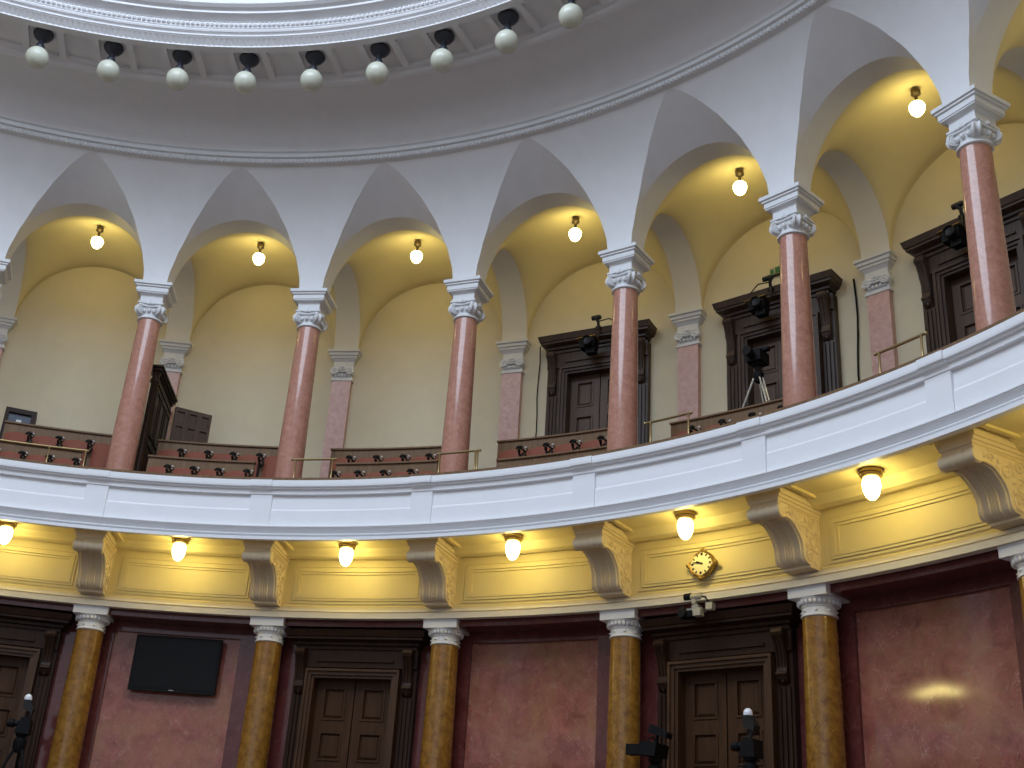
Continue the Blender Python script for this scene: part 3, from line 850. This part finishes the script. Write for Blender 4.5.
# ================================================================== CLOCK, TELEVISION, SIGN, CABLES
t = thing('wall_clock', 'round clock in a gilded four-cornered frame on the cream frieze', 'clock', 4.472, RFZ-.02, 6.18)
t.rotation_euler = (radians(-7), 0, rotz(4.472))
m = MB()
fr = []
for k in range(72):
    a = 2*pi*k/72; r = .20+.03*max(0, cos(4*a))**3
    fr.append((r*cos(a), r*sin(a)))
m.loft([[(x*s, y, z*s) for x, z in fr] for y, s in ((-.02, .93), (-.05, 1.0), (-.09, .98), (-.11, .9), (-.10, .80), (-.085, .78))], True, True, True)
for k in range(4):
    a = pi/2*k; m.sphere((.222*cos(a), -.085, .222*sin(a)), .032, 10, 7)
    for s_ in (-.16, .16): m.sphere((.205*cos(a+s_), -.085, .205*sin(a+s_)), .02, 8, 6)
m.obj('frame', 'gold', t)
m = MB(); m.lathe([(.001, -.088), (.172, -.088), (.172, -.098), (.001, -.10)], 40, (0, 0), False, True, 'y'); m.obj('dial', 'dial', t)
m = MB()
for k in range(12):
    a = 2*pi*k/12; c_, s_ = cos(a), sin(a); r0, r1 = (.125, .158); w = .011 if k % 3 else .016
    m.loft([[(r0*c_-w*s_, y, r0*s_+w*c_), (r1*c_-w*s_, y, r1*s_+w*c_), (r1*c_+w*s_, y, r1*s_-w*c_), (r0*c_+w*s_, y, r0*s_-w*c_)] for y in (-.099, -.104)])
m.obj('hour_mark', 'black', t)
for nm, deg, ln, w in (('hour_hand', 293.5, .085, .013), ('minute_hand', 282, .135, .009)):
    m = MB(); a = radians(90-deg); c_, s_ = cos(a), sin(a); y = -.108 if nm == 'hour_hand' else -.113
    m.loft([[(-.03*c_-w*s_, yy, -.03*s_+w*c_), (ln*c_-w*.6*s_, yy, ln*s_+w*.6*c_), (ln*c_+w*.6*s_, yy, ln*s_-w*.6*c_), (-.03*c_+w*s_, yy, -.03*s_-w*c_)] for yy in (y, y-.004)])
    m.obj(nm, 'black', t)
t = thing('television', 'black flat television hung on the red marble panel at lower left', 'television', 1.487, RL+.06, 4.885)
hw, hh = .735, .46
m = MB(); m.box(-hw, hw, -.17, -.11, -hh, hh); m.box(-hw+.05, hw-.05, -.11, -.07, -hh+.06, hh-.06); m.obj('casing', 'black', t)
m = MB(); m.box(-hw+.035, hw-.035, -.174, -.169, -hh+.06, hh-.035); m.obj('screen', 'screen', t)
m = MB(); m.box(-.04, .04, -.1745, -.1695, -hh+.022, -hh+.036); m.obj('badge', 'grey', t)
m = MB(); m.box(-.3, .3, -.07, .0, -.2, .2); m.obj('wall_mount', 'black', t)
t = thing('exit_sign', 'small green sign on the wall above the middle gallery door', 'sign', 4.487, RW, 12.27)
m = MB(); m.box(-.17, .17, -.03, 0, -.075, .075); m.obj('plate', 'signpale', t)
m = MB(); m.box(-.175, .175, -.05, 0, -.10, -.075); m.obj('lower_edge', 'dwood', t)
m = MB()
for x0, x1, z0, z1 in ((-.15, -.09, -.05, .035), (-.06, .03, -.055, .065), (.06, .14, -.03, .07)): m.box(x0, x1, -.036, -.029, z0, z1)
m.obj('symbol', 'green', t)
def cable(label, pts, r=.012):
    m = MB(); m.tube(pts, r, 6); o = m.obj('wall_cable', 'black')
    o['label'] = label; o['category'] = 'cable'; o['group'] = 'cables hanging beside gallery doors'
cable('thin dark cable hanging left of the first gallery door', [P(3.148+.004*math.sin(i*1.7), RW-.03, 11.70-.36*i) for i in range(10)])
cable('dark cable hanging from the middle door cornice down its right side', [P(4.872+.008*math.sin(i*.9), RW-.03, 11.62-.35*i) for i in range(10)], .016)

# ================================================================== CAMERAS
def cornice_camera(label, u, rho, z, zbody, dx, flip=1):
    t = thing('door_camera', label, 'camera', u, rho, z, 'cameras fixed to the gallery door cornices')
    m = MB(); m.tube([(0, .06, -.02), (0, 0, .03), (0, -.02, .12), (-.06*flip, -.06, .2)], .03, 8); m.box(-.05, .05, -.03, .09, -.03, .02); m.obj('clamp', 'iron', t)
    m = MB(); m.lathe([(.02, -.13), (.045, -.12), (.05, .02), (.035, .06)], 12, (-.03, .2), True, True, 'x'); m.obj('pilot_lamp', 'iron', t)
    m = MB(); m.tube([(.02, -.02, .12), (.22*flip, -.03, .14), (.42*flip, .02, .02)], .012, 6); m.tube([(0, -.02, .02), (.05, -.08, -.15), (.03, -.1, zbody+.12)], .022, 7); m.obj('arm', 'iron', t)
    b = MB(); b.box(dx-.21, dx+.08, -.24, -.02, zbody-.09, zbody+.09); b.obj('body', 'black', t)
    b2 = MB(); b2.lathe([(.05, -.02), (.095, -.03), (.10, -.12), (.085, -.13), (.07, -.09), (.03, -.08)], 20, (dx-.03, zbody), True, True, 'y')
    b2.v = [(x, y-.22, z_) for x, y, z_ in b2.v]; b2.obj('lens_hood', 'iron', t)
    h = MB(); h.loft([[(dx-.27, -.28, zbody+.08), (dx+.12, -.28, zbody+.10), (dx+.12, 0, zbody+.10), (dx-.27, 0, zbody+.08)], [(dx-.25, -.27, zbody+.10), (dx+.11, -.27, zbody+.12), (dx+.11, 0, zbody+.12), (dx-.25, 0, zbody+.10)]]); h.obj('hood_flap', 'brass', t)
    y_ = MB(); y_.box(dx-.1, dx+.08, -.2, -.05, zbody-.2, zbody-.09); y_.obj('yoke', 'black', t)
    return t
cornice_camera('black camera clamped on the cornice of the first gallery door', 3.535, 15.55, 11.69, -.40, -.06)
cornice_camera('black camera clamped on the cornice of the middle gallery door', 4.505, 15.55, 11.66, -.36, -.10, -1)
cornice_camera('black camera clamped on the cornice of the rightmost gallery door', 5.49, 15.55, 11.69, -.38, -.02)
# camera on tripod in front of the middle gallery door
t = thing('tripod_camera', 'camera on a bright-legged tripod in front of the middle gallery door', 'camera', 4.50, 15.05, 8.1)
m = MB(); m.box(-.14, .12, -.16, .16, 1.92, 2.12); m.lathe([(.05, -.16), (.075, -.24), (.08, -.36), (.07, -.36)], 14, (-.02, 2.02), True, True, 'y'); m.box(-.05, .2, -.05, .05, 2.12, 2.17); m.obj('body', 'black', t)
m = MB(); m.lathe([(.05, 1.58), (.09, 1.64), (.09, 1.74), (.05, 1.78), (.05, 1.86), (.10, 1.88), (.10, 1.92)], 14); m.obj('pan_head', 'black', t)
for k, a in enumerate((radians(-150), radians(-30), radians(90))):
    g = MB(); dx, dy = cos(a), sin(a); nx, ny = -dy*.03, dx*.03
    for s_ in (-1, 1): g.tube([(dx*.08+nx*s_, dy*.08+ny*s_, 1.64), (dx*.48+nx*s_, dy*.48+ny*s_, .5), (dx*.62, dy*.62, .0)], .014, 6)
    g.box(dx*.3-.04, dx*.3+.04, dy*.3-.04, dy*.3+.04, .95, 1.0)
    g.obj('leg', 'chrome', t)
m = MB(); m.tube([(.0, .05, 1.75), (-.1, .3, 1.6), (-.14, .45, 1.5)], .012, 6); m.obj('pan_handle', 'black', t)
# camera on the cornice of the lower right door
t = thing('door_camera', 'small pale and black camera on the cornice of the lower door below the clock', 'camera', 4.435, 13.42, 5.53)
m = MB(); m.box(-.10, .14, -.12, .03, -.02, .02); m.tube([(0, -.05, .0), (0, -.06, .07), (.02, -.07, .14)], .02, 8); m.box(-.03, .07, -.10, .0, .02, .07); m.obj('bracket', 'grey', t)
m = MB(); m.lathe([(.02, -.16), (.05, -.155), (.052, -.05), (.04, -.045)], 14, (-.07, .20), True, True, 'x'); m.obj('lens', 'black', t)
m = MB(); m.lathe([(.03, -.06), (.045, -.05), (.045, .10), (.03, .12)], 14, (-.07, .19), True, True, 'x'); m.box(-.03, .03, -.10, -.04, .09, .16); m.obj('body', 'paleplastic', t)
m = MB(); m.tube([(.1, -.07, .19), (.18, -.08, .17), (.22, -.07, .10), (.24, -.05, .02)], .014, 6); m.obj('cable', 'black', t)
m = MB(); m.box(-.18, .02, -.2, -.05, -.12, -.03); m.lathe([(.03, -.2), (.06, -.21), (.06, -.27), (.05, -.27)], 12, (-.1, -.08), True, True, 'y'); m.sphere((-.15, -.14, .0), .055, 10, 7); m.obj('motor_unit', 'black', t)
m = MB(); m.box(.02, .14, -.16, -.05, -.10, -.0); m.box(.2, .3, -.12, -.02, -.02, .08); m.obj('junction_box', 'paleplastic', t)
# studio cameras on the walkway below
def studio_camera(label, u, rho, ztop, kind, ry=0):
    t = thing('studio_camera', label, 'camera', u, rho, 2.0, 'studio cameras on the walkway')
    H = ztop-2.0
    t.rotation_euler.z += ry
    if kind == 'hood':
        m = MB(); m.loft([[(-.16, y, H-.12), (.10, y, H-.15), (.13, y, H+.02), (-.12, y, H+.05)] for y in (-.2, .14)]); m.obj('body', 'black', t)
        m = MB(); m.loft([[(-.38, y-.0, H-.11), (-.19, y, H-.10), (-.19, y, H+.02), (-.38, y, H+.03)] for y in (-.12, .04)]); m.lathe([(.04, -.2), (.05, -.15), (.05, -.10)], 12, (-.04, H-.05), True, True, 'x'); m.obj('lens_hood', 'black', t)
        m = MB(); m.loft([[(-.07+.0, y, H+.17), (.21, y, H+.09), (.23, y, H+.16), (-.02, y, H+.28)] for y in (-.10, .06)]); m.tube([(.03, -.02, H+.02), (.04, -.02, H+.14)], .025, 6); m.obj('monitor', 'black', t)
        m = MB(); m.tube([(-.09, 0, H+.03), (-.10, 0, H+.10), (-.04, 0, H+.13), (0, 0, H+.05)], .014, 6); m.obj('carry_handle', 'iron', t)
    else:
        m = MB(); m.loft([[(-.10, y, H-.16), (.12, y, H-.17), (.11, y, H+.05), (-.03, y, H+.08)] for y in (-.11, .11)]); m.obj('body', 'black', t)
        m = MB(); m.lathe([(.03, -.24), (.06, -.24), (.065, -.15), (.045, -.13), (.045, -.08)], 12, (-.02, H-.02), True, True, 'x'); m.obj('lens', 'black', t)
        m = MB(); m.tube([(0, 0, H+.05), (.02, 0, H+.2), (.0, 0, H+.30)], .03, 8); m.loft([[(-.06, y, H+.22), (.09, y, H+.14), (.11, y, H+.22), (.03, y, H+.35), (-.06, y, H+.35)] for y in (-.07, .07)]); m.obj('upper_unit', 'iron', t)
        m = MB(); m.lathe([(.058, H+.35), (.062, H+.38), (.054, H+.41), (.035, H+.435), (.008, H+.447)], 16, (-.02, 0)); m.obj('dome_top', 'dome', t)
        m = MB(); m.tube([(.08, -.1, H+.05), (.12, -.12, H+.14), (.06, -.12, H+.18), (.02, -.1, H+.1)], .014, 6); m.obj('cable', 'iron', t)
    m = MB(); m.lathe([(.05, H-.45), (.10, H-.38), (.10, H-.26), (.06, H-.22), (.09, H-.19), (.09, H-.155)], 14); m.obj('pan_head', 'black', t)
    for a in (radians(-150), radians(-30), radians(90)):
        g = MB(); dx, dy = cos(a), sin(a)
        g.tube([(dx*.06, dy*.06, H-.38), (dx*.3, dy*.3, .6), (dx*.42, dy*.42, .0)], [.025, .02, .014], 7); g.obj('leg', 'black', t)
    return t
studio_camera('black studio camera with square lens hood left of the rightmost lower door', 4.318, 12.9, 3.62, 'hood')
studio_camera('black studio camera with white dome top before the rightmost lower door', 4.806, 12.9, 3.60, 'dome')
studio_camera('black studio camera with white dome top before the door at the lower left edge', .825, 12.9, 3.62, 'dome')

# ================================================================== LIGHT
def area(name, loc, rot, size, power, col, shape='DISK', sy=None):
    l = bpy.data.lights.new(name, 'AREA'); l.energy = power; l.color = col; l.shape = shape; l.size = size
    if sy: l.size_y = sy
    o = bpy.data.objects.new(name, l); C.objects.link(o); o.location = loc; o.rotation_euler = rot
    return o
area('skylight_daylight', (0, 0, 18.5), (0, 0, 0), 12.5, 2700, (.68, .82, 1.0))
w = bpy.data.worlds.new('hall'); bpy.context.scene.world = w; w.use_nodes = True
bg = w.node_tree.nodes['Background']; bg.inputs[0].default_value = (.80, .84, .98, 1); bg.inputs[1].default_value = 0.8

# ================================================================== CAMERA
cd = bpy.data.cameras.new('camera'); co = bpy.data.objects.new('camera', cd); C.objects.link(co)
YAW, PITCH, ROLL, FPX, SX, SY, CY = 0.69133, 0.424053, 0.084674, 1194.709593, -0.534743, 0.056084, -6.224503
fwd = Vector((sin(YAW)*cos(PITCH), cos(YAW)*cos(PITCH), sin(PITCH)))
rt = Vector((cos(YAW), -sin(YAW), 0)); up = rt.cross(fwd)
r2 = rt*cos(ROLL)+up*sin(ROLL); u2 = -rt*sin(ROLL)+up*cos(ROLL)
co.matrix_world = Matrix(((r2.x, u2.x, -fwd.x, 0), (r2.y, u2.y, -fwd.y, CY*SC), (r2.z, u2.z, -fwd.z, 1.2), (0, 0, 0, 1)))
cd.sensor_fit = 'HORIZONTAL'; cd.sensor_width = 36; cd.lens = FPX/1024*36
cd.shift_x = -SX*100/1024; cd.shift_y = SY*100/1024
cd.clip_start = .05; cd.clip_end = 200
sc = bpy.context.scene; sc.camera = co
sc.view_settings.view_transform = 'Standard'; sc.view_settings.look = 'None'; sc.view_settings.gamma = 1; sc.view_settings.use_curve_mapping = False
sc.view_settings.exposure = 0.04
sc.cycles.max_bounces = 8; sc.cycles.diffuse_bounces = 5; sc.cycles.use_denoising = True
sc.cycles.sample_clamp_indirect = 6
